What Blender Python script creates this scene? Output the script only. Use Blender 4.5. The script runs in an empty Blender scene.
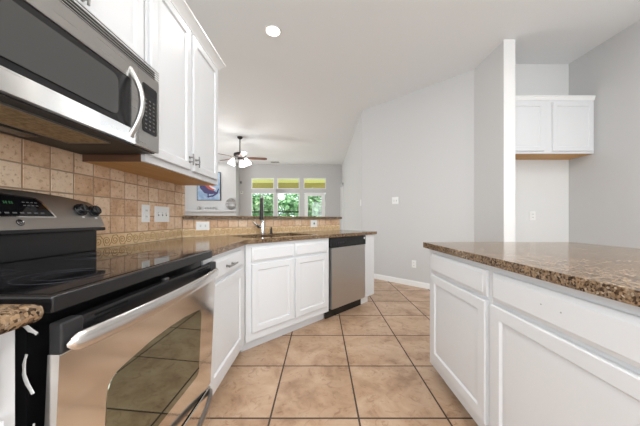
import bpy, bmesh, math, random
from mathutils import Vector, Matrix
random.seed(7)
sc = bpy.context.scene
C = bpy.context.collection
PI = math.pi
R = math.radians

# ------------------------------------------------------------------ camera
cam = bpy.data.cameras.new('camera'); camo = bpy.data.objects.new('camera', cam); C.objects.link(camo)
camo.location = (0, 0, 1.075); camo.rotation_euler = (R(90), 0, 0)
cam.sensor_width = 36; cam.lens = 14.0; cam.shift_x = -1/640; cam.shift_y = 6/640
cam.clip_start = 0.05; cam.clip_end = 200
sc.camera = camo

# ------------------------------------------------------------------ world, sun, daylight, fill lamps, exposure
w = bpy.data.worlds.new('world'); sc.world = w; w.use_nodes = True
wb = w.node_tree.nodes['Background']
wb.inputs[0].default_value = (0.80, 0.90, 1.0, 1); wb.inputs[1].default_value = 2.6
sun = bpy.data.lights.new('sun', 'SUN'); sun.energy = 3.0; sun.angle = R(1); sun.color = (1, .96, .88)
suno = bpy.data.objects.new('sun', sun); C.objects.link(suno); suno.rotation_euler = (R(28), R(-22), 0)


def area(name, loc, rot, sx, sy, power, col=(1, 1, 1)):
    l = bpy.data.lights.new(name, 'AREA'); l.shape = 'RECTANGLE'; l.size = sx; l.size_y = sy
    l.energy = power; l.color = col
    o = bpy.data.objects.new(name, l); C.objects.link(o); o.location = loc; o.rotation_euler = rot
    return o


# fill lamps at added unseen windows (back, sides, living room); daylight of far windows
area('fill_light_back', (0.95, -3.10, 1.55), (R(90), 0, 0), 3.6, 2.1, 95, (.95, .98, 1))
area('fill_light_left', (-1.245, -1.6, 1.6), (R(90), 0, R(-90)), 1.5, 1.9, 26, (.95, .98, 1))
area('fill_light_right', (3.30, -1.5, 1.6), (R(90), 0, R(90)), 1.5, 1.9, 5, (.95, .98, 1))
area('fill_light_living', (-5.42, 5.6, 1.55), (R(90), 0, R(-90)), 3.2, 2.0, 84, (.95, .98, 1))
area('daylight_far', (-1.25, 9.72, 1.5), (R(90), 0, R(180)), 2.8, 2.2, 25, (.95, .99, 1))

vs = sc.view_settings
vs.view_transform = 'Standard'; vs.look = 'None'; vs.gamma = 1; vs.use_curve_mapping = False
vs.exposure = 0.08


# ------------------------------------------------------------------ materials
def mat(name, col=(.8, .8, .8), rough=.5, metal=0.0, spec=.5, emit=None, es=0, coat=0):
    m = bpy.data.materials.new(name); m.use_nodes = True
    b = m.node_tree.nodes['Principled BSDF']
    b.inputs['Base Color'].default_value = (*col, 1); b.inputs['Roughness'].default_value = rough
    b.inputs['Metallic'].default_value = metal; b.inputs['Specular IOR Level'].default_value = spec
    b.inputs['Coat Weight'].default_value = coat
    if emit:
        b.inputs['Emission Color'].default_value = (*emit, 1); b.inputs['Emission Strength'].default_value = es
    return m


class NT:
    def __init__(self, m):
        self.t = m.node_tree; self.b = self.t.nodes['Principled BSDF']
        self.tc = self.t.nodes.new('ShaderNodeTexCoord')

    def n(self, kind, **kw):
        x = self.t.nodes.new('ShaderNode' + kind)
        for k, v in kw.items():
            setattr(x, k, v)
        return x

    def l(self, a, b):
        self.t.links.new(a, b)

    def math(self, op, a, b=None, c=None):
        x = self.n('Math', operation=op)
        for i, v in enumerate((a, b, c)):
            if v is None: continue
            if isinstance(v, (int, float)): x.inputs[i].default_value = v
            else: self.l(v, x.inputs[i])
        return x.outputs[0]

    def noise(self, scale, detail=4, rough=.55, vec=None, dist=0):
        x = self.n('TexNoise'); x.inputs['Scale'].default_value = scale; x.inputs['Detail'].default_value = detail
        x.inputs['Roughness'].default_value = rough; x.inputs['Distortion'].default_value = dist
        self.l(vec or self.tc.outputs['Object'], x.inputs['Vector'])
        return x.outputs['Fac']

    def ramp(self, fac, stops, interp='LINEAR'):
        x = self.n('ValToRGB'); r = x.color_ramp; r.interpolation = interp
        while len(r.elements) < len(stops): r.elements.new(.5)
        for e, (p, c) in zip(r.elements, stops):
            e.position = p; e.color = (*c, 1)
        self.l(fac, x.inputs[0])
        return x.outputs[0]

    def mix(self, fac, a, b, mode='MIX'):
        x = self.n('Mix', data_type='RGBA', blend_type=mode)
        if isinstance(fac, (int, float)): x.inputs[0].default_value = fac
        else: self.l(fac, x.inputs[0])
        for i, v in ((6, a), (7, b)):
            if isinstance(v, tuple): x.inputs[i].default_value = (*v, 1)
            else: self.l(v, x.inputs[i])
        return x.outputs[2]

    def bump(self, h, strength=.3, dist=.01):
        x = self.n('Bump'); x.inputs['Strength'].default_value = strength; x.inputs['Distance'].default_value = dist
        self.l(h, x.inputs['Height']); self.l(x.outputs[0], self.b.inputs['Normal'])


M = {}
M['wall'] = mat('gray_wall_paint', (.60, .595, .588), .75)
M['wall_white'] = mat('white_wall_paint', (.74, .74, .73), .75)
M['ceiling'] = mat('ceiling_paint', (.83, .85, .86), .9)
for k in ('wall', 'ceiling'):
    t = NT(M[k]); t.bump(t.noise(90, 3), .06, .004)
M['trim'] = mat('white_trim_paint', (.86, .86, .85), .4)
M['cab'] = mat('white_cabinet_paint', (.74, .75, .762), .38)
M['groove'] = mat('dark_gap', (.008, .008, .008), .9, 0, .1)
M['steel'] = mat('stainless_steel', (.50, .49, .475), .2, 1)
M['steel_door'] = mat('polished_stainless_steel', (.80, .77, .73), .12, 1)
M['steel_soft'] = mat('brushed_stainless_steel', (.60, .585, .565), .34, 1)
M['steel_dark'] = mat('dark_stainless_steel', (.42, .40, .375), .33, 1)
M['steel_handle'] = mat('satin_steel_handle', (.68, .66, .64), .25, 1)
M['chrome'] = mat('chrome', (.85, .85, .85), .08, 1)
M['nickel'] = mat('pewter_metal', (.32, .31, .30), .35, 1)
M['black'] = mat('black_enamel', (.009, .009, .010), .26)
M['black_matte'] = mat('black_plastic', (.015, .015, .016), .5)
M['black_glass'] = mat('black_ceramic_glass', (.006, .006, .007), .04, 0, .5)
M['mw_glass'] = mat('smoked_microwave_glass', (.062, .062, .060), .22)
M['oven_glass'] = mat('oven_window_glass', (.27, .305, .255), .03, 1)
M['ring'] = mat('burner_marking', (.035, .033, .045), .15)
M['white_plastic'] = mat('white_plastic', (.85, .85, .83), .35)
M['slot'] = mat('dark_socket', (.12, .12, .12), .5)
M['grey_mark'] = mat('grey_print', (.34, .34, .34), .5)
M['dim_mark'] = mat('dim_grey_print', (.11, .11, .11), .5)
M['green_digit'] = mat('green_display_digits', (.02, .09, .03), .4, emit=(.1, .6, .2), es=.03)
M['lamp'] = mat('lamp_glow', (1, 1, 1), .5, emit=(1, .97, .92), es=6)
M['bulb_shade'] = mat('lit_white_glass', (1, 1, 1), .4, emit=(1, .98, .95), es=2.6)
M['bronze'] = mat('oil_rubbed_bronze', (.035, .03, .028), .4, .6)
M['sink'] = mat('sink_steel', (.30, .29, .28), .4, 1)
M['soil'] = mat('porch_concrete', (.68, .66, .62), .9)
M['yellow_lit'] = mat('lit_yellow_porch_paint', (.92, .86, .30), .7)  # soffit brightness put into the colour, lighter than the beam
M['yellow_shaded'] = mat('shaded_yellow_porch_paint', (.40, .34, .09), .7)  # same porch paint with the beam's backlit shade put into the colour
M['bark'] = mat('tree_bark', (.12, .09, .06), .9)
M['filter'] = mat('grease_filter_metal', (.42, .33, .21), .55, .5)
t = NT(M['filter']); t.l(t.ramp(t.noise(70, 3), [(.3, (.24, .16, .08)), (.7, (.50, .38, .22))]), t.b.inputs['Base Color'])

# brushed steel streaks
for k, sx in (('steel_soft', (220, 220, 3)), ('steel', (3, 220, 220)), ('steel_door', (5, 5, 5))):
    t = NT(M[k]); mp = t.n('Mapping'); mp.inputs['Scale'].default_value = sx
    t.l(t.tc.outputs['Object'], mp.inputs[0])
    f = t.noise(1, 3, .6, mp.outputs[0])
    base = .34 if k == 'steel_soft' else (.3 if k == 'steel' else .11)
    t.l(t.math('MULTIPLY_ADD', f, base * .6, base * .7), t.b.inputs['Roughness'])

# wood underside
M['wood'] = mat('maple_wood', (.5, .3, .13), .5)
t = NT(M['wood']); mp = t.n('Mapping'); mp.inputs['Scale'].default_value = (2, 30, 30); t.l(t.tc.outputs['Object'], mp.inputs[0])
t.l(t.ramp(t.noise(1, 4, .6, mp.outputs[0]), [(.3, (.52, .27, .07)), (.7, (.66, .38, .12))]), t.b.inputs['Base Color'])
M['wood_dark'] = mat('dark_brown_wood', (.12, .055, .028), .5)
M['blade'] = mat('cherry_wood', (.12, .04, .024), .4)


# floor tile
M['floor'] = mat('beige_floor_tile', (.6, .45, .32), .3)
t = NT(M['floor']); sep = t.n('SeparateXYZ'); t.l(t.tc.outputs['Object'], sep.inputs[0])
S = .4776
ux = t.math('DIVIDE', t.math('SUBTRACT', sep.outputs[0], .2036), S); uy = t.math('DIVIDE', t.math('SUBTRACT', sep.outputs[1], 1.8204), S)


def edge(u): return t.math('ABSOLUTE', t.math('SUBTRACT', t.math('FRACT', u), .5))


e = t.math('MAXIMUM', edge(ux), edge(uy))                      # .5 at the joints
grout = t.math('GREATER_THAN', e, .4893)
cell = t.n('CombineXYZ'); t.l(t.math('FLOOR', ux), cell.inputs[0]); t.l(t.math('FLOOR', uy), cell.inputs[1])
wn = t.n('TexWhiteNoise'); t.l(cell.outputs[0], wn.inputs['Vector'])
vadd = t.n('VectorMath', operation='MULTIPLY_ADD'); t.l(wn.outputs['Color'], vadd.inputs[0]); vadd.inputs[1].default_value = (9, 9, 9)
t.l(t.tc.outputs['Object'], vadd.inputs[2])
n1 = t.noise(4.5, 6, .62, vadd.outputs[0], .6); n2 = t.noise(16, 5, .7, vadd.outputs[0], 1.2)
c1 = t.ramp(n1, [(.30, (.33, .20, .12)), (.46, (.48, .315, .20)), (.62, (.56, .395, .27)), (.75, (.63, .47, .34))])
vein = t.ramp(n2, [(.33, (.42, .25, .15)), (.46, (1, 1, 1))])
c2 = t.mix(.5, c1, vein, 'MULTIPLY')
br = t.math('MULTIPLY_ADD', wn.outputs['Value'], .12, .94)
cb = t.n('CombineXYZ'); [t.l(br, cb.inputs[i]) for i in range(3)]
c3 = t.mix(1, c2, cb.outputs[0], 'MULTIPLY')
t.l(t.mix(grout, c3, (.06, .04, .03)), t.b.inputs['Base Color'])
t.l(t.math('MULTIPLY_ADD', grout, .5, .33), t.b.inputs['Roughness'])
hh = t.math('SUBTRACT', t.math('MULTIPLY', n2, .08), grout)
t.bump(hh, .35, .003)


# tumbled wall tile and border
def stone(name, stops, dark):
    m = mat(name, (.6, .45, .3), .6); t = NT(m)
    geo = t.n('ObjectInfo')
    rnd = t.n('NewGeometry')
    isl = rnd.outputs['Random Per Island']
    n1 = t.noise(14, 6, .65); n2 = t.noise(55, 4, .7)
    c = t.ramp(t.math('MULTIPLY_ADD', isl, .3, t.math('MULTIPLY', n1, .75)), stops)
    pit = t.ramp(n2, [(.34, dark), (.46, (1, 1, 1))])
    t.l(t.mix(.65, c, pit, 'MULTIPLY'), t.b.inputs['Base Color'])
    t.bump(n2, .35, .006)
    return m


M['tile'] = stone('tumbled_travertine', [(.25, (.46, .26, .14)), (.42, (.64, .41, .25)), (.58, (.75, .535, .36)), (.8, (.84, .67, .50))], (.42, .26, .16))
M['border'] = stone('carved_border_stone', [(.25, (.66, .46, .26)), (.5, (.76, .57, .34)), (.75, (.82, .65, .42))], (.8, .6, .4))
M['border_relief'] = mat('carved_border_relief', (.42, .25, .10), .6)
M['grout'] = mat('tan_grout', (.40, .28, .19), .9)


def granite(name, gain=1.0):
    m = mat(name, (.4, .3, .2), .12, 0, .14); t = NT(m)
    v = t.n('TexVoronoi'); v.inputs['Scale'].default_value = 170; t.l(t.tc.outputs['Object'], v.inputs['Vector'])
    sp = t.n('SeparateColor'); t.l(v.outputs['Color'], sp.inputs[0])
    n1 = t.noise(38, 5, .7); n2 = t.noise(9, 3, .6)
    f = t.math('ADD', t.math('MULTIPLY', sp.outputs[0], .55), t.math('ADD', t.math('MULTIPLY', n1, .45), t.math('MULTIPLY_ADD', n2, .3, -.15)))
    g = gain
    t.l(t.ramp(f, [(.22, (.02 * g, .014 * g, .01 * g)), (.36, (.10 * g, .06 * g, .035 * g)), (.50, (.26 * g, .17 * g, .10 * g)),
                   (.62, (.42 * g, .28 * g, .16 * g)), (.72, (.22 * g, .15 * g, .10 * g)), (.86, (.74 * g, .60 * g, .43 * g))]), t.b.inputs['Base Color'])
    return m


M['granite'] = granite('brown_speckled_granite', .82)

# window glass: clear with a faint reflection
gm = bpy.data.materials.new('window_glass'); gm.use_nodes = True; nt = gm.node_tree; nt.nodes.remove(nt.nodes['Principled BSDF'])
tr = nt.nodes.new('ShaderNodeBsdfTransparent'); gl = nt.nodes.new('ShaderNodeBsdfGlossy'); gl.inputs['Roughness'].default_value = .02
mx = nt.nodes.new('ShaderNodeMixShader'); mx.inputs[0].default_value = .04
nt.links.new(tr.outputs[0], mx.inputs[1]); nt.links.new(gl.outputs[0], mx.inputs[2]); nt.links.new(mx.outputs[0], nt.nodes['Material Output'].inputs[0])
M['glass'] = gm

M['leaf'] = mat('green_leaves', (.10, .26, .06), .5)
t = NT(M['leaf']); g = t.n('NewGeometry')
t.l(t.ramp(g.outputs['Random Per Island'], [(0, (.05, .17, .05)), (.5, (.18, .42, .15)), (1, (.50, .68, .40))]), t.b.inputs['Base Color'])
M['lawn'] = mat('lawn_grass', (.12, .25, .06), .9)
t = NT(M['lawn']); t.l(t.ramp(t.noise(8, 5), [(.3, (.07, .16, .03)), (.7, (.2, .36, .1))]), t.b.inputs['Base Color'])

# abstract painting canvas
M['canvas'] = mat('painted_canvas', (.3, .45, .65), .6)
t = NT(M['canvas'])
t.l(t.ramp(t.noise(3.2, 4, .6, None, .8), [(.3, (.16, .26, .42)), (.5, (.28, .40, .55)), (.7, (.50, .58, .68))]), t.b.inputs['Base Color'])
M['paint_purple'] = mat('purple_paint', (.045, .03, .12), .5)
M['paint_red'] = mat('red_paint', (.42, .07, .05), .5)
M['paint_pale'] = mat('pale_paint', (.70, .62, .62), .5)


# ------------------------------------------------------------------ mesh builder
class MB:
    def __init__(self):
        self.bm = bmesh.new()

    def box(self, x0, x1, y0, y1, z0, z1, bev=0, seg=2):
        bm = self.bm
        x0, x1 = min(x0, x1), max(x0, x1); y0, y1 = min(y0, y1), max(y0, y1); z0, z1 = min(z0, z1), max(z0, z1)
        v = [bm.verts.new(p) for p in ((x0, y0, z0), (x1, y0, z0), (x1, y1, z0), (x0, y1, z0), (x0, y0, z1), (x1, y0, z1), (x1, y1, z1), (x0, y1, z1))]
        fs = [bm.faces.new([v[i] for i in f]) for f in ((0, 3, 2, 1), (4, 5, 6, 7), (0, 1, 5, 4), (1, 2, 6, 5), (2, 3, 7, 6), (3, 0, 4, 7))]
        if bev:
            es = list({e for f in fs for e in f.edges})
            bmesh.ops.bevel(bm, geom=es, offset=bev, segments=seg, profile=.5, affect='EDGES')
        return self

    def prism(self, poly, z0, z1, axis='z'):
        """poly extruded; axis z: poly in xy. axis x: poly in yz, z0..z1 along x. axis y: poly in xz."""
        def P(p, h):
            return (p[0], p[1], h) if axis == 'z' else ((h, p[0], p[1]) if axis == 'x' else (p[0], h, p[1]))
        bm = self.bm
        a = [bm.verts.new(P(p, z0)) for p in poly]; b = [bm.verts.new(P(p, z1)) for p in poly]
        n = len(poly)
        bm.faces.new(a); bm.faces.new(b)
        for i in range(n): bm.faces.new((a[i], a[(i + 1) % n], b[(i + 1) % n], b[i]))
        return self

    def loops(self, rows, cap0=True, cap1=True, closed=True):
        bm = self.bm
        vr = [[bm.verts.new(p) for p in r] for r in rows]
        n = len(rows[0])
        for a, b in zip(vr, vr[1:]):
            for i in range(n if closed else n - 1):
                bm.faces.new((a[i], a[(i + 1) % n], b[(i + 1) % n], b[i]))
        if cap0: bm.faces.new(vr[0])
        if cap1: bm.faces.new(vr[-1])
        return self

    def lathe(self, prof, c=(0, 0, 0), seg=20, axis=None):
        """prof: list of (r, h) along axis."""
        ax = Vector(axis or (0, 0, 1)).normalized(); q = Vector((0, 0, 1)).rotation_difference(ax)
        rows = []
        for r, h in prof:
            r = max(r, 1e-4)
            rows.append([tuple(Vector(c) + q @ Vector((r * math.cos(2 * PI * i / seg), r * math.sin(2 * PI * i / seg), h))) for i in range(seg)])
        return self.loops(rows)

    def cyl(self, c, r, h, axis=None, seg=20, ch=0):
        p = [(r - ch, 0), (r, ch), (r, h - ch), (r - ch, h)] if ch else [(r, 0), (r, h)]
        return self.lathe(p, c, seg, axis)

    def tube(self, pts, r, seg=10, ry=None, up=(0, 0, 1)):
        pts = [Vector(p) for p in pts]; n = len(pts); rows = []
        rr = r if isinstance(r, (list, tuple)) else [r] * n
        rq = ry if isinstance(ry, (list, tuple)) else ([ry] * n if ry else rr)
        upv = Vector(up)
        for i, p in enumerate(pts):
            d = (pts[min(i + 1, n - 1)] - pts[max(i - 1, 0)]).normalized()
            s = d.cross(upv)
            if s.length < 1e-3: s = d.cross(Vector((1, 0, 0)))
            s.normalize(); u = s.cross(d).normalized()
            rows.append([tuple(p + s * rr[i] * math.cos(2 * PI * k / seg) + u * rq[i] * math.sin(2 * PI * k / seg)) for k in range(seg)])
        return self.loops(rows)

    def build(self, name, m, parent=None, loc=(0, 0, 0), rot=0, smooth=True, bevel=0):
        me = bpy.data.meshes.new(name); bm = self.bm
        bmesh.ops.recalc_face_normals(bm, faces=bm.faces)
        bm.to_mesh(me); bm.free()
        me.materials.append(M[m] if isinstance(m, str) else m)
        if smooth:
            for p in me.polygons: p.use_smooth = True
            me.set_sharp_from_angle(angle=R(32))
        o = bpy.data.objects.new(name, me); C.objects.link(o)
        o.location = loc; o.rotation_euler = (0, 0, rot)
        if parent: o.parent = parent
        if bevel:
            b = o.modifiers.new('bevel', 'BEVEL'); b.width = bevel; b.segments = 3; b.limit_method = 'ANGLE'; b.angle_limit = R(40)
        if smooth:
            wn_ = o.modifiers.new('weighted_normal', 'WEIGHTED_NORMAL'); wn_.mode = 'FACE_AREA'; wn_.weight = 90; wn_.keep_sharp = True
        return o


def tag(o, label, cat, group=None):
    o['label'] = label; o['category'] = cat
    if group: o['group'] = group
    return o


def thing(name, label, cat, loc=(0, 0, 0), rot=0, group=None):
    o = bpy.data.objects.new(name, None); o.empty_display_size = .1; C.objects.link(o)
    o.location = loc; o.rotation_euler = (0, 0, rot)
    return tag(o, label, cat, group)


def struct(name, mb, m, parent=None):
    o = mb.build(name, m, parent)
    if not parent: o['kind'] = 'structure'
    return o


def hole_wall(mb, u0, u1, z0, z1, holes, t0, t1, axis):
    us = sorted({u0, u1, *[h[0] for h in holes], *[h[1] for h in holes]}); zs = sorted({z0, z1, *[h[2] for h in holes], *[h[3] for h in holes]})
    for a, b in zip(us, us[1:]):
        for c, d in zip(zs, zs[1:]):
            mu, mz = (a + b) / 2, (c + d) / 2
            if any(h[0] < mu < h[1] and h[2] < mz < h[3] for h in holes): continue
            if axis == 'x': mb.box(a, b, t0, t1, c, d)
            else: mb.box(t0, t1, a, b, c, d)
    bmesh.ops.remove_doubles(mb.bm, verts=mb.bm.verts, dist=1e-5)
    return mb


RX = R(90)      # facing +X
RP = R(45)      # facing the peninsula's front
RI = R(-90)     # facing -X
H = 3.12        # ceiling

# ------------------------------------------------------------------ the setting
struct('floor', MB().box(-5.6, 3.6, -3.3, 9.6, -.1, 0), 'floor')
struct('ceiling', MB().box(-5.6, 3.6, -3.3, 9.6, H, H + .12), 'ceiling')
struct('wall_left', hole_wall(MB(), -3.0, 2.24, 0, H, [(-2.35, -.85, .65, 2.55)], -1.35, -1.23, 'y'), 'wall')  # openings here and in back and right walls added for fill light
struct('wall_back', hole_wall(MB(), -1.35, 3.39, 0, H, [(-.85, .9, .55, 2.6), (1.0, 2.75, .55, 2.6)], -3.1, -3.0, 'x'), 'wall')
struct('wall_right', hole_wall(MB(), -3.0, 3.40, 0, H, [(-2.25, -.75, .65, 2.55)], 3.27, 3.39, 'y'), 'wall')
struct('wall_alcove', MB().box(2.206, 3.269, 3.284, 3.40, 0, H), 'wall_white')
pw = MB().prism([(2.09, 2.844), (2.09, 3.394), (.775, 4.705), (.775, 9.43), (.90, 9.43), (.90, 4.757), (2.205, 3.45), (2.205, 2.844)], 0, H)
struct('wall_pantry', pw, 'wall')
struct('trim_1', MB().box(2.083, 2.212, 2.832, 2.843, 0, H, .002), 'trim')
FY = 9.43
K = FY / 248.9


def fx(px): return (px - 321) * K


tz0, tz1, lz0, lz1 = 2.212, 2.628, .62, 2.07
wins = [(fx(251), fx(274)), (fx(277), fx(299.5)), (fx(303.5), fx(326))]
holes = [(a, b, tz0, tz1) for a, b in wins] + [(a, b, lz0, lz1) for a, b in wins[:2]] + [(fx(304), fx(325.4), 0.0, 2.075)]
struct('wall_far', hole_wall(MB(), -5.5, .9, 0, H, holes, FY, FY + .12, 'x'), 'wall')
struct('wall_chimney', MB().box(-5.39, -3.08, 9.0, 9.429, 0, H), 'wall')
struct('wall_living', hole_wall(MB(), 2.1, FY, 0, H, [(4.0, 7.2, .55, 2.55)], -5.5, -5.39, 'y'), 'wall')  # opening added for the living-room fill lamp
struct('wall_near', MB().box(-5.39, -1.351, 2.12, 2.24, 0, H), 'wall')
# raised bar wall behind the peninsula counter
pb = 3.407
struct('wall_bar', MB().prism([(-1.228, -1.228 + pb), (.277, .277 + pb), (.277 - .08, .277 + pb + .08), (-1.228, -1.228 + pb + .16)], 0, 1.074), 'wall_white')


def base_prism(pts, th=.014, h=.085):
    mb = MB(); n = len(pts)
    for (a, b) in zip(pts, pts[1:]):
        a = Vector(a); b = Vector(b); d = (b - a).normalized(); nn = Vector((-d.y, d.x)) * th
        mb.prism([tuple(a), tuple(b), tuple(b + nn), tuple(a + nn)], 0, h - .012)
        n2 = nn * .6
        mb.prism([tuple(a), tuple(b), tuple(b + n2), tuple(a + n2)], h - .0121, h)
    return mb


struct('baseboard_pantry', base_prism([(.774, 9.42), (.774, 4.7045), (2.089, 3.3935), (2.089, 2.85)][::-1]), 'trim')
struct('baseboard_right', base_prism([(3.269, -2.9), (3.269, 3.28)]), 'trim')
struct('baseboard_alcove', base_prism([(3.25, 3.283), (2.22, 3.283)]), 'trim')
struct('baseboard_far', base_prism([(.19 + .0, 9.429), (.19 + .58, 9.429)][::-1]), 'trim')
# cased opening at the far end of the long wall
tb = MB().box(.735, .7745, 8.62, 8.71, 0.086, 2.34, .004).box(.735, .7745, 8.62, 9.40, 2.25, 2.34, .004).box(.735, .7745, 9.31, 9.40, .086, 2.25, .004)
struct('trim_2', tb, 'trim')

# windows and the glazed door of the far wall
n = 1
for (a, b) in wins:
    mb = MB(); d = .03
    mb.box(a, a + d, FY + .02, FY + .07, tz0, tz1).box(b - d, b, FY + .02, FY + .07, tz0, tz1).box(a + d, b - d, FY + .02, FY + .07, tz0, tz0 + d).box(a + d, b - d, FY + .02, FY + .07, tz1 - d, tz1)
    o = struct('window_%d' % n, mb, 'trim'); n += 1
    MB().box(a + d, b - d, FY + .04, FY + .046, tz0 + d, tz1 - d).build('glass_pane', 'glass', o)
for (a, b) in wins[:2]:
    mb = MB(); d = .03; zm = 1.345
    mb.box(a, a + d, FY + .02, FY + .07, lz0, lz1).box(b - d, b, FY + .02, FY + .07, lz0, lz1).box(a + d, b - d, FY + .02, FY + .07, lz0, lz0 + d).box(a + d, b - d, FY + .02, FY + .07, lz1 - d, lz1)
    o = struct('window_%d' % n, mb, 'trim'); n += 1
    MB().box(a + d, b - d, FY + .03, FY + .065, zm - .025, zm + .025).build('meeting_rail', 'bronze', o)  # frame is white; dark colour puts its backlit shade into the rail
    MB().box(a + d, b - d, FY + .045, FY + .05, lz0 + d, lz1 - d).build('glass_pane', 'glass', o)
    MB().box(a - .03, b + .03, FY - .04, FY + .02, lz0 - .035, lz0 - .002, .004).build('window_sill', 'trim', o)
a, b = fx(304), fx(325.4)
mb = hole_wall(MB(), a + .012, b - .012, .005, 2.065, [(fx(307.8), fx(321.3), .3, 1.95)], FY + .02, FY + .065, 'x')
o = struct('door_1', mb, 'trim')
MB().box(fx(307.8), fx(321.3), FY + .04, FY + .046, .3, 1.95).build('glass_pane', 'glass', o)
kn = MB().lathe([(.012, 0), (.012, .03), (.028, .04), (.03, .06), (.015, .075)], (fx(323.6), FY + .019, .95), 14, (0, -1, 0)).build('door_knob', 'nickel', o)
# unseen windows added behind camera and on living room's side for fill lamps
for (a, b) in ((-.85, .9), (1.0, 2.75)):
    mb = MB(); d = .05
    mb.box(a, a + d, -3.09, -3.02, .55, 2.6).box(b - d, b, -3.09, -3.02, .55, 2.6).box(a + d, b - d, -3.09, -3.02, .55, .6).box(a + d, b - d, -3.09, -3.02, 2.55, 2.6).box((a + b) / 2 - .02, (a + b) / 2 + .02, -3.09, -3.02, .6, 2.55)
    struct('window_%d' % n, mb, 'trim'); n += 1
mb = MB().box(-5.48, -5.41, 4.0, 4.05, .55, 2.55).box(-5.48, -5.41, 7.15, 7.2, .55, 2.55).box(-5.48, -5.41, 4.05, 7.15, .55, .6).box(-5.48, -5.41, 4.05, 7.15, 2.5, 2.55).box(-5.48, -5.41, 5.58, 5.62, .6, 2.5)
struct('window_%d' % n, mb, 'trim'); n += 1
for xw, ya in ((-1.29, -2.35), (3.31, -2.25)):
    mb = MB().box(xw, xw + .04, ya, ya + .05, .65, 2.55).box(xw, xw + .04, ya + 1.45, ya + 1.5, .65, 2.55).box(xw, xw + .04, ya + .05, ya + 1.45, .65, .7).box(xw, xw + .04, ya + .05, ya + 1.45, 2.5, 2.55)
    struct('window_%d' % n, mb, 'trim'); n += 1

# ------------------------------------------------------------------ outside: porch and trees
struct('porch_floor', MB().box(-6, 3, 9.62, 13.4, -.25, -.05), 'soil')
struct('ground', MB().box(-30, 30, 13.4, 50, -.4, -.15), 'lawn')
struct('porch_roof', MB().box(-6, 3, 9.58, 13.2, 2.95, 3.05), 'yellow_lit')
struct('porch_beam', MB().box(-6, 3, 12.95, 13.15, 2.62, 2.949), 'yellow_shaded')


def tree(x, y, zc, r, label, seed):
    rnd = random.Random(seed)
    tr_ = thing('tree', label, 'tree', (x, y, -.15), 0, 'trees beyond the porch')
    MB().tube([(0, 0, 0), (.05, 0, .8), (.0, .05, 1.6), (.06, 0, 2.6)], [.14, .11, .09, .04], 8).build('trunk', 'bark', tr_)
    mb = MB(); bm = mb.bm
    for i in range(1150):
        d = Vector((rnd.gauss(0, 1), rnd.gauss(0, 1), rnd.gauss(0, 1))).normalized()
        q = d * r * (rnd.random() ** .45)
        c = Vector((q.x, q.y, zc + .15 + q.z * .95))
        if c.z < .3: c.z = .3 + rnd.random() * .5
        a_ = Vector((rnd.gauss(0, 1), rnd.gauss(0, 1), rnd.gauss(0, .6))).normalized(); b_ = a_.cross(d + Vector((.1, .2, .3))).normalized()
        L = rnd.uniform(.10, .2)
        vs_ = [bm.verts.new(c + a_ * L * s + b_ * L * .45 * k) for s, k in ((-1, 0), (0, -1), (1, 0), (0, 1))]
        bm.faces.new(vs_)
    mb.build('foliage', 'leaf', tr_, smooth=False)


def tx(px, y): return (px - 321) / 248.9 * y


tree(tx(262, 14.9), 14.9, 1.8, 1.1, 'leafy green tree outside the leftmost of the far windows', 1)
tree(tx(288, 18.2), 18.2, 2.2, 1.5, 'leafy green tree outside the middle far window, left of the glazed door', 2)
tree(tx(314, 14.9), 14.9, 1.8, 1.1, 'leafy green tree seen through the glass of the white back door', 3)
tree(tx(252, 24), 24, 2.8, 2.4, 'taller green tree farther back, filling gaps in the leftmost far window', 4)
tree(tx(308, 24), 24, 2.8, 2.4, 'taller green tree farther back, filling gaps between window and back door', 5)


# ------------------------------------------------------------------ cabinets
def door_mesh(mb, x0, x1, z0, z1, y=0, t=.02, raised=True):
    prof = [(0, y), (0, y - t + .004), (.004, y - t)]
    if raised:
        prof += [(.050, y - t), (.057, y - t + .010), (.063, y - t + .011), (.088, y - t + .003)]
    else:
        prof = [(0, y), (0, y - t + .011), (.004, y - t + .008), (.012, y - t + .005), (.018, y - t)]
    rows = [[(x0 + i, yy, z0 + i), (x1 - i, yy, z0 + i), (x1 - i, yy, z1 - i), (x0 + i, yy, z1 - i)] for i, yy in prof]
    return mb.loops(rows)


def bar_pull(p0, p1, out, mount, r=.005):
    """pull bar from p0 to p1 standing `out` in front (local -y) of the face, on two posts"""
    p0 = Vector(p0); p1 = Vector(p1); f = Vector((0, -out, 0)); mb = MB()
    mb.tube([p0 + f, p0 + f + (p1 - p0) * .5 + f * .12, p1 + f], r, 10)
    for k in (mount, 1 - mount):
        q = p0.lerp(p1, k)
        mb.cyl(q, r * .9, out, (0, -1, 0), 10)
        mb.cyl(q, r * 1.6, .004, (0, -1, 0), 10)
    return mb


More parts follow.
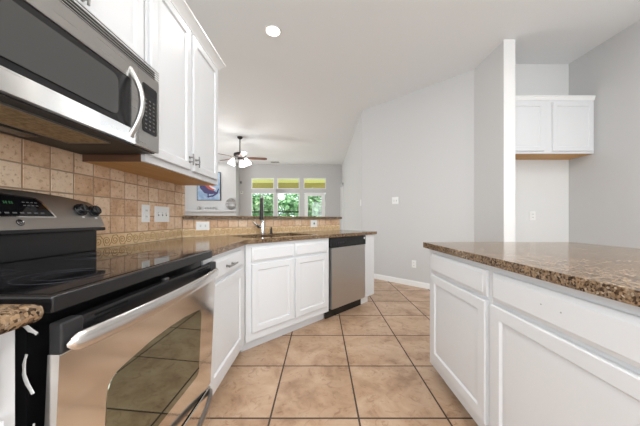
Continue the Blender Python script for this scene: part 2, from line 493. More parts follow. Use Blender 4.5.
def base_cabinet(label, width, depth, loc, rot, units, group=None, ztop=.876, fz=(.73, .848), dz=(.165, .713), open_top=False, name='base_cabinet', toe_l=0, toe_r=0):
    t = thing(name, label, 'cabinet', loc, rot, group)
    mb = MB()
    mb.box(0, .018, .02, depth, .1, ztop).box(width - .018, width, .02, depth, .1, ztop).box(.018, width - .018, depth - .012, depth, .1, ztop).box(.018, width - .018, .02, depth - .012, .1, .118)
    mb.build('carcass', 'cab', t)
    MB().box(0, width, 0, .02, .1, ztop, .0015).build('face_frame', 'cab', t)
    MB().box(toe_l, width - toe_r, .075, .09, 0, .0995).build('toe_kick', 'cab', t)
    for u in units:
        x0, x1, kind = u[0], u[1], u[2]
        if 'w' in kind:
            d = door_mesh(MB(), x0, x1, fz[0], fz[1], -.0005, .02, False).build('drawer', 'cab', t)
            if 'h' in kind:
                c = (x0 + x1) / 2; z = (fz[0] + fz[1]) / 2
                bar_pull((c - .075, -.0205, z), (c + .075, -.0205, z), .028, .2, .0055).build('handle', 'nickel', d)['label'] = 'dark pewter bar pull'
        if 'd' in kind:
            door_mesh(MB(), x0, x1, dz[0], dz[1], -.0005).build('door', 'cab', t)
    return t


# left run: narrow cabinet between range and corner (faces +X)
FXL = -.597
base_cabinet('white base cabinet with one pewter-pulled drawer, just past the stove', 1.949 - 1.262, .605, (FXL, 1.262, 0), RX, [(.028, .575, 'wdh')], toe_r=0)
# the one in the near corner, on the camera's side of the range
base_cabinet('white base cabinet before the stove, cut by the left edge of the photo', .70, .605, (-.585, -.2235, 0), RX, [(.03, .67, 'wd')])
# sink base on the diagonal peninsula
s2 = math.sqrt(.5)
P0 = Vector((-.5964, -.5964 + 2.55))


def pen(s, u=0):   # along the peninsula face, and back from it
    return (P0.x + s * s2 - u * s2, P0.y + s * s2 + u * s2, 0)


base_cabinet('wide white sink base cabinet with two doors under false drawer fronts, left of the dishwasher', .955, .585, pen(.004), RP,
             [(.048, .468, 'wd'), (.492, .915, 'wd')], name='sink_cabinet')
# filler cabinet at the end of the peninsula
t = thing('filler_cabinet', 'narrow plain white cabinet panel right of the dishwasher, ending the peninsula', 'cabinet', pen(1.602), RP)
MB().box(0, .028, -.006, .585, .1, .876, .002).build('stile', 'cab', t)
MB().box(.0285, .218, 0, .585, .1, .876, .0015).build('body', 'cab', t)
MB().box(0, .16, .06, .5, 0, .0995).build('plinth', 'trim', t)

# dishwasher
t = thing('dishwasher', 'stainless dishwasher with black control strip in the white peninsula cabinets', 'dishwasher', pen(.963), RP)
MB().box(.006, .632, .03, .57, .1, .872).build('body', 'black_matte', t)
MB().box(.022, .630, -.022, .029, .112, .766, .004).build('door', 'steel_soft', t)
cp = MB().box(.012, .634, -.026, .029, .768, .873, .005).build('control_panel', 'black', t)
for i in range(5):
    MB().box(.08 + i * .03, .098 + i * .03, -.0285, -.0262, .805, .822, .0006).build('button', 'black_matte', cp)
MB().box(.20 + .08, .50, -.0278, -.0262, .828, .85, .0006).build('display_window', 'black_glass', cp)
MB().lathe([(.012, 0), (.012, .002)], (.602, -.0262, .845), 16, (0, -1, 0)).build('emblem', 'white_plastic', cp)
MB().box(.0, .636, .05, .062, 0.001, .098).build('toe_kick', 'black', t)

# ------------------------------------------------------------------ island
IX = .743
for (y1, y0, lab) in ((1.70, 1.081, 'white island cabinet at the far end of the island, narrow drawer over a raised-panel door'),
                      (1.0795, .46, 'white island cabinet nearest the camera in view, two small screw holes in its drawer front'),
                      (.4585, -.10, 'white island cabinet out of the frame at the near end of the island')):
    wd = y1 - y0
    first = y1 > 1.6
    u = [((.058 if first else .018), wd - .018, 'wd')]
    t = base_cabinet(lab, wd, .86, (IX, y1, 0), RI, u, 'island base cabinets', name='island_cabinet', toe_l=.05 if first else 0)
    if .9 < y1 < 1.2:
        dr = [c for c in t.children if c.name.startswith('drawer')][0]
        for zz, xx in ((.795, .262), (.793, .33)):
            MB().cyl((xx, -.0204, zz), .0025, .0006, (0, -1, 0), 8).build('screw_hole', 'grey_mark', dr)


# ------------------------------------------------------------------ countertops
def slab(name, outer, z0, z1, label, holes=(), bev=.008):
    bm = bmesh.new(); es = []
    for lp in (outer, *holes):
        vs_ = [bm.verts.new((p[0], p[1], z1)) for p in lp]
        es += [bm.edges.new((vs_[i], vs_[(i + 1) % len(vs_)])) for i in range(len(vs_))]
    r = bmesh.ops.triangle_fill(bm, use_beauty=True, use_dissolve=False, edges=es)
    fs = [g for g in r['geom'] if isinstance(g, bmesh.types.BMFace)]
    ex = bmesh.ops.extrude_face_region(bm, geom=fs)
    vv = [g for g in ex['geom'] if isinstance(g, bmesh.types.BMVert)]
    bmesh.ops.translate(bm, verts=vv, vec=(0, 0, z0 - z1))
    mb = MB(); mb.bm.free(); mb.bm = bm
    o = mb.build(name, 'granite', bevel=bev)
    return tag(o, label, 'countertop')


def rnd_corner(p, a, b, r, n=5):
    """points rounding corner p between neighbours a and b"""
    p, a, b = Vector(p), Vector(a), Vector(b); da = (a - p).normalized(); db = (b - p).normalized()
    q0 = p + da * r; q1 = p + db * r
    return [tuple(q0.lerp(p, k / n).lerp(p.lerp(q1, k / n), k / n)) for k in range(n + 1)]


A = (-.572, 1.262); B = (-.572, 1.938); Cc = (.741, 3.251); D = (.3035, 3.6875); E = (-1.217, 2.167); F = (-1.217, 1.262)


def su(s, u): return pen(s, u)[:2]


sk = [(.10, .455), (.475, .83)]
u0, u1 = .085, .50
hl = [[su(a, u0), su(b, u0), su(b, u1), su(a, u1)] for a, b in sk]
outer = [A, B] + rnd_corner(Cc, B, D, .03) + [D, E, F]
slab('countertop', outer, .878, .914, 'brown speckled granite counter turning from the stove along the sink peninsula', hl)
slab('countertop', [(-.53, .486), (-1.217, .486), (-1.217, -.22), (-.53, -.22)], .878, .914,
     'small end of brown granite counter at the left edge of the photo, before the stove', bev=.0165)
slab('countertop', rnd_corner((.711, 1.742), (.711, 0), (1.5, 1.742), .012) + rnd_corner((1.735, 1.742), (.8, 1.742), (1.735, 0), .06) + [(1.735, -.14), (.711, -.14)], .878, .914,
     'large brown speckled granite top of the kitchen island on the right')
slab('bar_top', [(-1.2, -1.2 + 3.345), (.313, .313 + 3.345), (.313 - .22, .313 + 3.345 + .22), (-1.2, -1.2 + 3.345 + .44)], 1.0755, 1.106,
     'raised narrow granite bar ledge above the tiled splash behind the faucet')

# sink
t = thing('sink', 'dark double-bowl undermount sink set in the granite in front of the faucet', 'sink', (*su(.465, .29), .70), RP)
for (a, b) in sk:
    x0, x1 = a - .465 - .006, b - .465 + .006; y0, y1 = u0 - .29 - .006, u1 - .29 + .006
    mb = MB(); th = .003; zt = .1765
    mb.box(x0, x1, y0, y1, 0, th).box(x0, x0 + th, y0, y1, th, zt).box(x1 - th, x1, y0, y1, th, zt).box(x0 + th, x1 - th, y0, y0 + th, th, zt).box(x0 + th, x1 - th, y1 - th, y1, th, zt)
    bo = mb.build('bowl', 'sink', t)
    MB().lathe([(.04, 0), (.04, .003), (.028, .004), (.0, .002)], ((x0 + x1) / 2, (y0 + y1) / 2, th), 18).build('drain', 'steel', bo)

# faucet
fb = su(.485, .530)
t = thing('faucet', 'tall gooseneck pull-down kitchen faucet with dark spray head, behind the sink', 'faucet', (fb[0], fb[1], .9145))
MB().lathe([(.031, 0), (.031, .006), (.025, .014), (.024, .11), (.019, .135), (.013, .15)], (0, 0, 0), 18).build('base', 'chrome', t)
dirv = Vector((.14, -.99, 0)).normalized()
pts = [(0, 0, .11), (0, 0, .22), (0, 0, .33)] + [tuple(dirv * (.06 - .06 * math.cos(a)) + Vector((0, 0, .33 + .075 * math.sin(a)))) for a in [PI * k / 10 for k in range(1, 11)]]
MB().tube(pts, .0115, 12, up=(1, 0, 0)).build('spout', 'chrome', t)
e_ = dirv * .12
MB().lathe([(.012, .03), (.015, 0), (.017, -.06), (.0195, -.15), (.021, -.19), (.016, -.195)], (e_.x, e_.y, .345), 14).build('spray_head', 'bronze', t)
MB().tube([(-.012, -.008, .075), (-.045, -.02, .082), (-.06, -.025, .10), (-.095, -.03, .135)], [.017, .016, .012, .008], 10).build('lever', 'chrome', t)
q = su(.60, .535)
t = thing('soap_dispenser', 'little black pump standing on the counter right of the faucet', 'dispenser', (*q, .9145))
MB().lathe([(.02, 0), (.02, .004), (.013, .008), (.012, .05), (.008, .055), (.008, .065)], (0, 0, 0), 14).build('body', 'black', t)
MB().tube([(0, 0, .06), (.0, -.01, .068), (.01, -.045, .066)], .006, 8).build('nozzle', 'black', t)


# ------------------------------------------------------------------ tiled backsplashes
def backsplash(label, loc, rot, x0, x1, ztop, joint, zs, z0=.9145):
    """local: front face at y=0 facing -y, wall behind"""
    t = thing('tile_backsplash', label, 'backsplash', loc, rot)
    MB().box(x0, x1, .004, .010, z0, ztop).build('grout_bed', 'grout', t)
    mb = MB(); g = .0035; p = .1062
    xs = [joint + k * p for k in range(-40, 41)]
    for za, zb in zip(zs, zs[1:]):
        for xa in xs:
            a, b = max(xa, x0), min(xa + p, x1)
            if b - a < .012: continue
            mb.box(a + g, b - g, 0, .0045, za + g, zb - g, .002, 2)
    mb.build('field_tiles', 'tile', t)
    mb = MB(); L = .3186
    k = 0; xa = joint - L * 12
    while xa < x1:
        a, b = max(xa, x0), min(xa + L, x1)
        if b - a > .012: mb.box(a + .001, b - .001, -.001, .0045, z0, .988, .0015)
        xa += L
    bt = mb.build('border_tiles', 'border', t)
    # carved scroll running along the border: alternating spirals joined by stems
    mb = MB(); xs_ = x0 + .03; i = 0; zc = (z0 + .988) / 2
    while xs_ < x1 - .03:
        sg = 1 if i % 2 == 0 else -1
        pts = []
        for k in range(19):
            a = k / 18 * 2.9 * PI; r = .024 * (1 - k / 18 * .8)
            pts.append((xs_ + r * math.cos(a + PI), -.0012, zc + sg * r * math.sin(a + PI) * .95))
        mb.tube(pts, .0028, 5, up=(0, 1, 0))
        mb.tube([(xs_ - .024, -.0012, zc), (xs_ - .012, -.0012, zc + sg * .028), (xs_ + .014, -.0012, zc + sg * .030), (xs_ + .028, -.0012, zc + sg * .012)], .0028, 5, up=(0, 1, 0))
        xs_ += .055; i += 1
    mb.build('scroll_relief', 'border_relief', bt)
    return t


zr = [.99 + .104 * k for k in range(5)]
backsplash('beige tumbled stone tile backsplash on the wall behind the stove and under the cabinets', (-1.2195, 0, 0), RX, .45, 2.236, 1.406, 2.185, zr)
bo = Vector((-1.2165, -1.2165 + 3.3895))
backsplash('low row of beige stone tile with carved border below the bar ledge', (bo.x, bo.y, 0), RP, .006, 2.11, 1.0735, .10, [.99, 1.0725])


# ------------------------------------------------------------------ wall plates
def plate(label, loc, rot, w_, h_, kind, n_=1, group='white wall plates', name='wall_outlet', cat='outlet', m='white_plastic'):
    t = thing(name, label, cat, loc, rot, group)
    MB().box(-w_ / 2, w_ / 2, -.006, -.0005, -h_ / 2, h_ / 2, .0025).build('plate', m, t)
    if kind == 'duplex_h':
        for s in (-1, 1):
            f = MB().box(s * .022 - .015, s * .022 + .015, -.0085, -.0062, -.017, .017, .003).build('receptacle', m, t)
            MB().box(s * .022 - .006, s * .022 + .006, -.0092, -.0086, .004, .007).box(s * .022 - .006, s * .022 + .006, -.0092, -.0086, -.007, -.004).build('slot', 'slot', f)
    elif kind == 'duplex_v':
        for s in (-1, 1):
            f = MB().box(-.017, .017, -.0085, -.0062, s * .021 - .014, s * .021 + .014, .003).build('receptacle', m, t)
            MB().box(-.007, -.004, -.0092, -.0086, s * .021 - .006, s * .021 + .006).box(.004, .007, -.0092, -.0086, s * .021 - .006, s * .021 + .006).build('slot', 'slot', f)
    elif kind == 'square':
        f = MB().box(-.022, .022, -.0085, -.0062, -.022, .022, .002).build('receptacle', m, t)
        MB().box(-.012, .012, -.0095, -.0086, -.012, .012).build('slot', 'slot', f)
    elif kind == 'rocker':
        MB().box(-.016, .016, -.009, -.0062, -.033, .033, .002).build('rocker', m, t)
    elif kind == 'toggle':
        for i in range(n_):
            x = (i - (n_ - 1) / 2) * .046
            f = MB().box(x - .006, x + .006, -.0072, -.0062, -.013, .013, .0004).build('slot', 'slot', t)
            MB().box(x - .004, x + .004, -.017, -.0062, -.002, .011, .001).build('toggle', m, t)
    return t


plate('single white outlet plate on the tile, nearer the stove than the triple switch', (-1.2195, 1.728, 1.113), RX, .078, .122, 'duplex_v')
plate('wide white triple toggle switch plate on the tile wall', (-1.2195, 1.906, 1.111), RX, .172, .118, 'toggle', 3, name='light_switch', cat='switch')
sx_ = Vector((-1.092, 2.297))
plate('white horizontal outlet on the low tile splash near the wall corner', (sx_.x, sx_.y, 1.012), RP, .118, .08, 'duplex_h')
sx_ = Vector((-.0955, 3.294))
plate('squarish white outlet with dark centre on low tile splash right of the faucet', (sx_.x, sx_.y, 1.016), RP, .115, .095, 'square')
RW = R(-45)    # facing (-1,-1): the diagonal gray wall
plate('white switch plate at shoulder height on the angled gray wall', (1.2604, 4.2192, 1.388), RW, .12, .118, 'toggle', 2, name='light_switch', cat='switch')
plate('white outlet low on the angled gray wall above the baseboard', (1.491, 3.9886, .354), RW, .072, .118, 'duplex_v')
plate('white outlet on the alcove wall below the small cabinet', (2.79, 3.2838, 1.118), 0, .075, .118, 'duplex_v')
plate('white switch plate on the long wall face toward the far room', (.7748, 4.83, 1.39), RI, .075, .118, 'rocker', name='light_switch', cat='switch')

# ------------------------------------------------------------------ upper cabinets


def crown(w_, z0, z1, pr, left=True, right=True, depth=.3):
    prof = [(0, z0), (-.008, z0), (-.012, z0 + (z1 - z0) * .25), (-pr * .75, z0 + (z1 - z0) * .72), (-pr, z0 + (z1 - z0) * .80), (-pr, z1), (0, z1)]
    mb = MB()
    rows = []
    for x, s in ((0, -1 if left else 0), (w_, 1 if right else 0)):
        rows.append([(x + s * -y, y, z) for y, z in prof])
    mb.loops(rows)
    if right:
        mb.loops([[(w_ - y, y, z) for y, z in prof], [(w_ - y, depth, z) for y, z in prof]])
    if left:
        mb.loops([[(y, y, z) for y, z in prof], [(y, depth, z) for y, z in prof]])
    return mb


def upper(label, w_, depth, z0, z1, loc, rot, doors, dz, crz, pr, pulls, ends=(False, True), group=None, side=None, pull_up=True):
    t = thing('wall_cabinet', label, 'cabinet', (loc[0], loc[1], z0), rot, group)
    hh = z1 - z0
    MB().box(0, w_, .02, depth, .004, hh).build('carcass', 'cab', t)
    MB().box(0, w_, 0, .02, 0, hh, .0015).build('face_frame', 'cab', t)
    MB().box(0.001, w_ - .001, .0205, depth, -.002, .0035).build('underside', 'wood', t)['label'] = 'bare brown wood underside'
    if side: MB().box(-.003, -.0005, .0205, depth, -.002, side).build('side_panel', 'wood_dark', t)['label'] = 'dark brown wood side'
    ds = []
    for a, b in doors:
        ds.append(door_mesh(MB(), a, b, dz[0] - z0, dz[1] - z0, -.0005).build('door', 'cab', t))
    crown(w_, crz[0] - z0, crz[1] - z0, pr, ends[0], ends[1], depth).build('crown_molding', 'trim', t)
    for i, (x, z) in pulls:
        bar_pull((x, -.0205, z - z0), (x, -.0205, z - z0 + .075), .026, .3, .005).build('handle', 'nickel', ds[i])['label'] = 'small pewter bar pull'
    return t


upper('tall white two-door wall cabinet right of the microwave', .900, .318, 1.37, 2.43, (-.90, 1.273), RX,
      [(.018, .414), (.450, .854)], (1.405, 2.35), (2.37, 2.442), .05, [(0, (.391, 1.435)), (1, (.473, 1.435))], (False, True), side=.05)
upper('short white wall cabinet above the microwave', .760, .325, 1.8155, 2.43, (-.90, .496), RX,
      [(.018, .366), (.394, .742)], (1.842, 2.35), (2.37, 2.442), .05, [(0, (.345, 1.86)), (1, (.418, 1.86))], (False, False))
upper('small white two-door wall cabinet hung in the alcove, bare wood underneath', 1.056, .30, 1.859, 2.50, (2.211, 2.98), 0,
      [(.02, .452), (.548, 1.032)], (1.885, 2.472), (2.496, 2.545), .022, [], (False, False))

# ------------------------------------------------------------------ microwave
t = thing('microwave', 'stainless over-the-range microwave with smoked window and bowed handle, above the stove', 'microwave', (-.8175, .875, 1.405), RX)
MB().box(-.378, .378, .031, .392, .002, .404).build('body', 'black_matte', t)
d = hole_wall(MB(), -.381, .236, 0, .352, [(-.345, .2, .062, .275)], 0, .03, 'x').build('door', 'steel', t)
MB().box(-.345, .2, .004, .028, .062, .275).build('window_border', 'black', d)
wp = rnd_corner((.128, .088), (0, .088), (.128, .2), .03) + rnd_corner((.128, .248), (.128, .1), (0, .248), .03) + [(-.32, .248), (-.32, .088)]
MB().prism(wp, -.0005, .0035, 'y').build('window', 'mw_glass', d)
hp = []
for k in range(15):
    a = k / 14; hp.append((.195 + .004 * math.sin(PI * a), .004 - .050 * math.sin(PI * a), .028 + .29 * a))
hd = MB().tube(hp, .011, 12, up=(1, 0, 0))
hd.build('handle', 'steel_soft', d)
cp = MB().box(.239, .381, 0, .03, 0, .352, .002).build('control_panel', 'steel', t)
kp = rnd_corner((.262, .075), (.262, .2), (.3, .075), .012) + rnd_corner((.360, .075), (.3, .075), (.36, .2), .012) + rnd_corner((.360, .300), (.36, .2), (.3, .300), .012) + rnd_corner((.262, .300), (.3, .300), (.262, .2), .012)
MB().prism(kp, -.003, -.0004, 'y').build('keypad', 'black', cp)
mb = MB()
for r_ in range(8):
    for c_ in range(3):
        mb.box(.278 + c_ * .026, .290 + c_ * .026, -.0036, -.0031, .092 + r_ * .019, .0985 + r_ * .019)
mb.build('key_print', 'dim_mark', cp)
MB().box(.275, .348, -.0036, -.0031, .258, .284).build('display', 'black_glass', cp)
gr = MB().box(-.381, .381, .022, .0305, .354, .407).build('vent_recess', 'groove', t)
for k in range(5):
    z = .355 + k * .0113
    MB().prism([(-.001, z), (-.001, z + .0034), (.003, z + .0034), (.003, z)], -.381, .381, 'x').build('vent_slat', 'steel_soft', gr)
MB().box(-.376, .376, .02, .39, -.004, .0015).build('underside', 'black_matte', t)
f = MB().box(-.28, .172, .075, .245, -.010, -.0042, .002).build('grease_filter', 'filter', t)
f['label'] = 'brownish metal grease filter'
MB().box(-.284, .176, .071, .0748, -.011, -.0042).box(-.284, .176, .2452, .249, -.011, -.0042).box(.1722, .176, .0748, .2452, -.011, -.0042).build('filter_frame', 'steel_dark', f)
MB().box(-.2, .1, .29, .35, -.008, -.0042, .001).build('lamp_cover', 'mw_glass', t)

# ------------------------------------------------------------------ range
t = thing('range', 'black and stainless electric range with smooth glass cooktop, under the microwave', 'stove', (-.545, .8815, 0), RX)
t.scale = (.983, 1, 1)
MB().box(-.378, .378, .058, .60, .0, .8795).build('body', 'black', t)
ct = MB().box(-.381, .381, .002, .655, .880, .917, .006, 3).build('cooktop', 'black', t)
MB().box(-.365, .365, .022, .555, .9172, .9182).build('glass_surface', 'black_glass', ct)
for (x, y, r_) in ((-.19, .165, .105), (.19, .165, .085), (-.19, .41, .075), (.19, .41, .105)):
    mb = MB()
    for q in (r_, r_ * .62):
        mb.loops([[(x + q * k * math.cos(2 * PI * i / 40), y + q * k * math.sin(2 * PI * i / 40), z) for i in range(40)] for k, z in ((1, .9183), (1, .9187), (.965, .9187), (.965, .9183))], False, False)
    mb.build('burner_ring', 'ring', ct)
MB().box(-.378, .378, .583, .655, .9175, 1.034, .004).build('backguard', 'black', t)


def py(z): return .543 + .06 * (z - 1.033) / .13


def ztop(x): return 1.188 - .036 * (abs(x) / .381) ** 2.2


rows = []
N = 24
for i in range(N + 1):
    x = -.381 + .762 * i / N
    e = max(0, (abs(x) - .362) / .019); zt = ztop(x) - .012 * e * e; zb = 1.036 + .006 * e * e
    rows.append([(x, py(zb), zb), (x, py(zt - .012), zt - .012), (x, py(zt - .012) + .006, zt - .002), (x, py(zt - .012) + .018, zt), (x, .656, zt), (x, .656, zb)])
cp = MB().loops(rows).build('control_panel', 'steel_dark', t)
MB().box(-.379, .379, .538, .655, 1.018, 1.0355, .005).build('panel_trim', 'black', t)
nv = Vector((0, -.908, .419))


def on(x, z, off=0): return tuple(Vector((x, py(z), z)) + nv * off)


def decal(poly, o0, o1):
    return MB().loops([[on(x, z, o0) for x, z in poly], [on(x, z, o1) for x, z in poly]])


decal([(-.166, 1.081), (.166, 1.081), (.158, 1.10), (.135, 1.145), (.118, 1.158), (.0, 1.168), (-.118, 1.158), (-.135, 1.145), (-.158, 1.10)], .0002, .002).build('display_trim', 'chrome', cp)
dp = decal([(-.158, 1.084), (.158, 1.084), (.150, 1.10), (.128, 1.142), (.114, 1.153), (.0, 1.163), (-.114, 1.153), (-.128, 1.142), (-.150, 1.10)], .0021, .003).build('display', 'black_glass', cp)
mb = MB()
for x in (.004, .011, .021, .028):
    mb.loops([[on(x + a, z, .0031) for a, z in ((0, 1.130), (.004, 1.130), (.004, 1.139), (0, 1.139))], [on(x + a, z, .0034) for a, z in ((0, 1.130), (.004, 1.130), (.004, 1.139), (0, 1.139))]])
mb.build('clock_digits', 'green_digit', cp)
mb = MB()
for i in range(11):
    x = -.12 + i * .023
    q = ((0, 1.094), (.013, 1.094), (.013, 1.099), (0, 1.099))
    mb.loops([[on(x + a, z, .0031) for a, z in q], [on(x + a, z, .0034) for a, z in q]])
mb.build('button_print', 'dim_mark', cp)
mb = MB()
for i in range(4):
    for j in range(2):
        x = .062 + i * .014; q = ((0, 1.124 + j * .012), (.009, 1.124 + j * .012), (.009, 1.127 + j * .012), (0, 1.127 + j * .012))
        mb.loops([[on(x + a, z, .0031) for a, z in q], [on(x + a, z, .0034) for a, z in q]])
mb.build('key_print', 'dim_mark', cp)
em = MB().lathe([(.0125, 0), (.0125, .0018)], on(.03, 1.062, .0002), 20, nv).build('emblem', 'black', cp)
ring = MB(); c0 = Vector(on(.03, 1.062, .0022)); ex_ = Vector((1, 0, 0)); ez_ = nv.cross(ex_) * -1
circ = [c0 + (ex_ * math.cos(a) + ez_ * math.sin(a)) * .0098 for a in [2 * PI * i / 24 for i in range(25)]]
ring.tube(circ, .0007, 5, up=tuple(nv))
for s in (-1, 1):
    ring.tube([c0 + (ex_ * (s * .0032 + .0026 * math.cos(a)) + ez_ * .004 * math.sin(a)) for a in [PI * .25 + 1.6 * PI * i / 10 for i in range(11)]], .0006, 5, up=tuple(nv))
ring.build('emblem_script', 'chrome', cp)
for x, z in ((.288, 1.117), (.353, 1.112), (-.288, 1.117), (-.353, 1.112)):
    k = MB().lathe([(.029, 0), (.029, .004), (.025, .006), (.023, .022), (.020, .025)], on(x, z, .0002), 22, nv).build('knob', 'black', cp)
    q = Vector(on(x, z, .0255)); gp = MB().tube([q - Vector((0, .419, .908)) * .016, q + Vector((0, .419, .908)) * .016], .005, 8, up=(1, 0, 0))
    gp.build('grip', 'black_matte', k)
for x, z in ((.288, 1.081), (.353, 1.077)):
    q = ((-.006, z), (.006, z), (.006, z + .006), (-.006, z + .006))
    MB().loops([[on(x + a, zz, .0002) for a, zz in q], [on(x + a, zz, .0006) for a, zz in q]]).build('knob_marking', 'white_plastic', cp)

# oven door
d = MB().prism([(-.011, .798), (.012, .798), (.036, .246), (.016, .246), (.0125, .250), (-.0122, .794)], -.381, .381, 'x').build('oven_door', 'steel_door', t)
wp = rnd_corner((-.258, .375), (-.258, .6), (0, .375), .025) + rnd_corner((.244, .375), (0, .375), (.244, .6), .025) + rnd_corner((.244, .672), (.244, .5), (0, .69), .035)
wp += [(.1, .6885), (.0, .691), (-.1, .6885)] + rnd_corner((-.258, .672), (0, .69), (-.258, .5), .05)
def dy(z): return -.0122 + (.794 - z) * (.0247 / .544)


MB().loops([[(x, dy(z) - .0003, z) for x, z in wp], [(x, dy(z) - .0012, z) for x, z in wp]]).build('oven_window', 'oven_glass', d)
# black band above the door: recessed middle, two end blocks, vent slots
MB().box(-.33, .33, -.012, .012, .80, .86, .003).build('door_cap', 'black', d)
for s in (-1, 1):
    MB().box(s * .381, s * .331, -.0165, .012, .797, .862, .005, 3).build('end_block', 'black_matte', d)
for s in (-1, 1):
    for z in (.838, .848):
        MB().box(s * .30, s * .20, -.0135, -.0122, z, z + .004).build('vent_slot', 'groove', d)
hp, r1, r2 = [], [], []
for k in range(41):
    a = .5 - .5 * math.cos(PI * k / 40); x = -.374 + .748 * a; b_ = math.sin(PI * a)
    hp.append((x, -.020 - .042 * b_ ** .7, .814 + .005 * b_)); e = min(1, min(a, 1 - a) / .035); e = math.sqrt(max(1 - (1 - e) ** 2, .04))
    r1.append(.012 * e); r2.append(.021 * e)
MB().tube(hp, r1, 22, r2).build('handle', 'steel_handle', d)
MB().box(-.012, .012, .0, .012, .8608, .8665, .001).build('latch', 'steel', d)
# storage drawer
MB().box(-.381, .381, .036, .057, .236, .245).build('drawer_gap', 'black', t)
dw = MB().box(-.381, .381, .012, .056, .055, .234, .004, 3).build('storage_drawer', 'steel_door', t)
hp = [(-.37 + .74 * k / 20, + .008 - .055 * math.sin(PI * k / 20) ** .7, .212) for k in range(21)]
MB().tube(hp, .010, 10, .016).build('handle', 'nickel', dw)
# scraps of white sealant left hanging on the side next to the near counter
rnd = random.Random(3)
for (y, z0, z1, wd_) in ((.052, .842, .866, .0055), (.050, .72, .80, .005), (.046, .60, .66, .004)):
    pts, rr = [], []
    for k in range(9):
        a = k / 8; pts.append((-.382 - .002 * rnd.random(), y + .012 * math.sin(a * 3 + z0 * 9) - .01 * a, z1 + (z0 - z1) * a)); rr.append(wd_ * (.35 + .65 * math.sin(PI * (.2 + .7 * (1 - a)))) * rnd.uniform(.7, 1.1))
    MB().tube(pts, .0015, 8, rr, up=(0, 1, 0)).build('sealant_scrap', 'white_plastic', t)['label'] = 'torn white sealant strip'


# ------------------------------------------------------------------ ceiling things
def can(loc, label, power, r_=.075):
    t = thing('recessed_light', label, 'ceiling light', loc, 0, 'recessed ceiling lights')
    MB().loops([[(q * math.cos(2 * PI * i / 28), q * math.sin(2 * PI * i / 28), z) for i in range(28)] for q, z in ((r_ + .02, -.0005), (r_ + .018, -.005), (r_, -.006), (r_ - .004, -.0005))], False, False).build('trim_ring', 'trim', t)
    MB().lathe([(r_ - .004, -.0006), (r_ - .005, -.0032)], (0, 0, 0), 28).build('lens', 'lamp', t)
    l = bpy.data.lights.new('can_lamp', 'AREA'); l.shape = 'DISK'; l.size = r_ * 2; l.energy = power; l.color = (1, .985, .96)
    o = bpy.data.objects.new('can_lamp', l); C.objects.link(o); o.parent = t; o.location = (0, 0, -.012)
    return t


can((-.522, 2.707, H), 'round recessed ceiling light over the sink peninsula', 7)
can((.15, .75, H), 'added recessed ceiling light above the stove aisle, out of frame overhead', 14)  # this and the next four: unseen lamps added to light the kitchen
can((1.2, 1.0, H), 'added recessed ceiling light above the island, out of frame overhead', 14)
can((2.3, .2, H), 'added recessed ceiling light near the right wall, out of frame overhead', 14)
can((-.5, -1.2, H), 'added unseen recessed ceiling light behind the camera by the left wall', 14)
can((1.6, -1.4, H), 'added unseen recessed ceiling light behind the camera by the windows', 14)
can((-3.62, 8.55, H), 'tiny recessed ceiling light near the fireplace wall, beyond the fan', 3)

FX, FYY = -2.02, 6.2
t = thing('ceiling_fan', 'dark bronze ceiling fan with cherry blades and lit white glass shades, in the far room', 'ceiling fan', (FX, FYY, H))
MB().lathe([(.03, -.0005), (.065, -.002), (.06, -.035), (.025, -.06)], (0, 0, 0), 20).build('canopy', 'bronze', t)
MB().cyl((0, 0, -.40), .013, .36, None, 12).build('downrod', 'bronze', t)
MB().lathe([(.03, -.38), (.09, -.395), (.145, -.42), (.15, -.47), (.12, -.50), (.06, -.52), (.05, -.565), (.02, -.57)], (0, 0, 0), 28).build('motor_housing', 'bronze', t)
for k in range(5):
    a = R(10 + 72 * k); ca, sa = math.cos(a), math.sin(a)

    def P(r_, s, z): return (r_ * ca - s * sa, r_ * sa + s * ca, z)
    out = [(.19, .045), (.30, .06), (.60, .068), (.655, .045), (.665, 0), (.655, -.045), (.60, -.068), (.30, -.06), (.19, -.045)]
    bl = MB().loops([[P(r_, s, -.525 - .2 * s) for r_, s in out], [P(r_, s, -.518 - .2 * s) for r_, s in out]]).build('blade', 'blade', t)
    MB().tube([P(.10, 0, -.49), P(.16, 0, -.512), P(.25, 0, -.530)], [.014, .012, .012], 8, .006).build('blade_iron', 'bronze', bl)
for k in range(3):
    a = R(-8 + 98 * k); ca, sa = math.cos(a), math.sin(a)
    ar = MB().tube([(.03 * ca, .03 * sa, -.55), (.09 * ca, .09 * sa, -.55), (.155 * ca, .155 * sa, -.555)], .010, 8).build('lamp_arm', 'bronze', t)
    axis = Vector((ca * .42, sa * .42, -1)).normalized()
    MB().lathe([(.022, -.01), (.03, 0), (.055, .04), (.078, .10), (.088, .155), (.08, .157)], (.155 * ca, .155 * sa, -.55), 18, axis).build('lamp_shade', 'bulb_shade', ar)
l = bpy.data.lights.new('fan_lamp', 'POINT'); l.energy = 28; l.shadow_soft_size = .18; l.color = (1, .97, .93)
o = bpy.data.objects.new('fan_lamp', l); C.objects.link(o); o.parent = t; o.location = (0, 0, -.9)

t = thing('ceiling_vent', 'small ceiling air register beyond the fan near the far wall', 'vent', (-1.64, 8.9, H))
MB().box(-.18, .18, -.10, .10, -.012, -.0005, .003).build('frame', 'white_plastic', t)
mb = MB()
for k in range(7): mb.box(-.15, .15, -.078 + k * .024, -.066 + k * .024, -.0145, -.0122)
mb.build('louvers', 'slot', t)

# ------------------------------------------------------------------ fireplace wall things
t = thing('painting', 'abstract blue, purple and red canvas on the far white wall', 'painting', (-4.04, 8.999, 1.744))
MB().box(-.425, .425, -.045, -.001, 0, 1.02, .003).build('frame', 'bronze', t)
cv = MB().box(-.405, .405, -.048, -.0452, .02, 1.0).build('canvas', 'canvas', t)


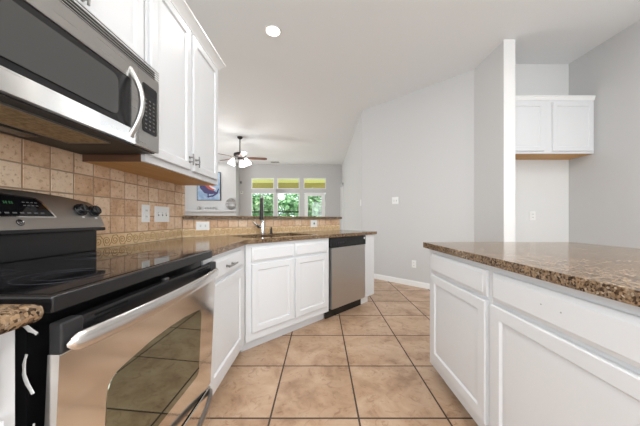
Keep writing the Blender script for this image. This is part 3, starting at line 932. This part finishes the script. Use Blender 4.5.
def stroke(pts, r_, m, yy, ry):
    mb = MB(); n_ = len(pts); L_, R_ = [], []
    for i, (x, z) in enumerate(pts):
        a = Vector(pts[max(i - 1, 0)]); b = Vector(pts[min(i + 1, n_ - 1)]); d_ = (b - a).normalized(); nn = Vector((-d_.y, d_.x)) * r_[i]
        L_.append((x + nn.x, z + nn.y)); R_.append((x - nn.x, z - nn.y))
    mb.prism(L_ + R_[::-1], yy, -.0481, 'y').build('brush_stroke', m, cv)


stroke([(-.30, .72), (-.22, .50), (-.08, .36), (.10, .30), (.28, .27)], [.05, .11, .12, .08, .03], 'paint_purple', -.050, 0)
stroke([(.0, .32), (-.02, .2), (-.01, .10)], [.03, .025, .02], 'paint_purple', -.0495, 0)
stroke([(-.05, .13), (.15, .16), (.30, .26), (.36, .42)], [.02, .03, .03, .02], 'paint_purple', -.0497, 0)
stroke([(-.24, .78), (-.05, .62), (.12, .56), (.30, .60)], [.05, .08, .06, .03], 'paint_red', -.0504, 0)
stroke([(-.12, .56), (.02, .45), (.2, .37)], [.03, .05, .03], 'paint_red', -.0507, 0)
stroke([(.02, .54), (.12, .47), (.26, .40)], [.02, .035, .02], 'paint_pale', -.0509, 0)
stroke([(-.2, .88), (.0, .92), (.2, .86), (.3, .72)], [.02, .05, .06, .03], 'paint_purple', -.0495, 0)
o = MB().box(-.90, .93, -.19, -.001, 0, .05, .004).box(-.87, .90, -.14, -.001, -.03, -.0005, .004).build('mantel_shelf', 'wall', loc=(-3.96, 8.999, 1.355))
tag(o, 'pale gray mantel shelf below the abstract painting on the far wall', 'shelf')
mz = 1.4055
t = thing('wire_orb', 'round openwork metal wire ornament at the right end of the mantel', 'ornament', (-3.22, 8.90, mz))
mb = MB(); rr_ = .19
for k in range(7):
    a0 = PI * k / 7
    mb.tube([(rr_ * math.cos(b_) * math.cos(a0), rr_ * .6 * math.cos(b_) * math.sin(a0), .215 + rr_ * math.sin(b_)) for b_ in [2 * PI * i / 28 for i in range(29)]], .006, 6)
for zq in (-.1, 0, .1):
    q = math.sqrt(rr_ ** 2 - zq ** 2)
    mb.tube([(q * math.cos(b_), q * .6 * math.sin(b_), .215 + zq) for b_ in [2 * PI * i / 28 for i in range(29)]], .006, 6)
mb.build('wire_frame', 'steel_dark', t)
MB().lathe([(.07, 0), (.07, .01), (.015, .016), (.012, .026)], (0, 0, 0), 16).build('foot', 'bronze', t)
o = MB().lathe([(.05, 0), (.06, .04), (.05, .09), (.03, .11), (.036, .125)], (0, 0, 0), 16).build('vase', 'steel_dark', loc=(-4.37, 8.90, mz))
tag(o, 'small grey vase on the left part of the pale mantel', 'vase')
t = thing('desk_sign', 'low pale block ornament on the mantel between vase and wire orb', 'ornament', (-3.98, 8.90, mz))
MB().box(-.2, .2, -.025, .025, 0, .012, .003).build('base', 'trim', t)
mb = MB()
for k in range(6): mb.box(-.17 + k * .06, -.13 + k * .06, -.012, .012, .0122, .085 + .012 * (k % 2), .003)
mb.build('blocks', 'grey_mark', t)
t = thing('wall_sensor', 'tiny dark sensor high on the far wall beside the windows', 'sensor', (-3.03, FY - .0005, 2.46))
MB().box(-.04, .04, -.03, 0, -.05, .05, .008).build('housing', 'nickel', t)
MB().lathe([(.015, 0), (.012, .006)], (0, -.0302, 0), 12, (0, -1, 0)).build('lens', 'black', t)
t = thing('thermostat', 'tiny white thermostat on the far wall below the dark sensor', 'thermostat', (-3.0, FY - .0005, 2.08))
MB().box(-.05, .05, -.025, 0, -.05, .05, .006).build('housing', 'white_plastic', t)
MB().box(-.03, .03, -.0265, -.0252, -.01, .03).build('display', 'grey_mark', t)
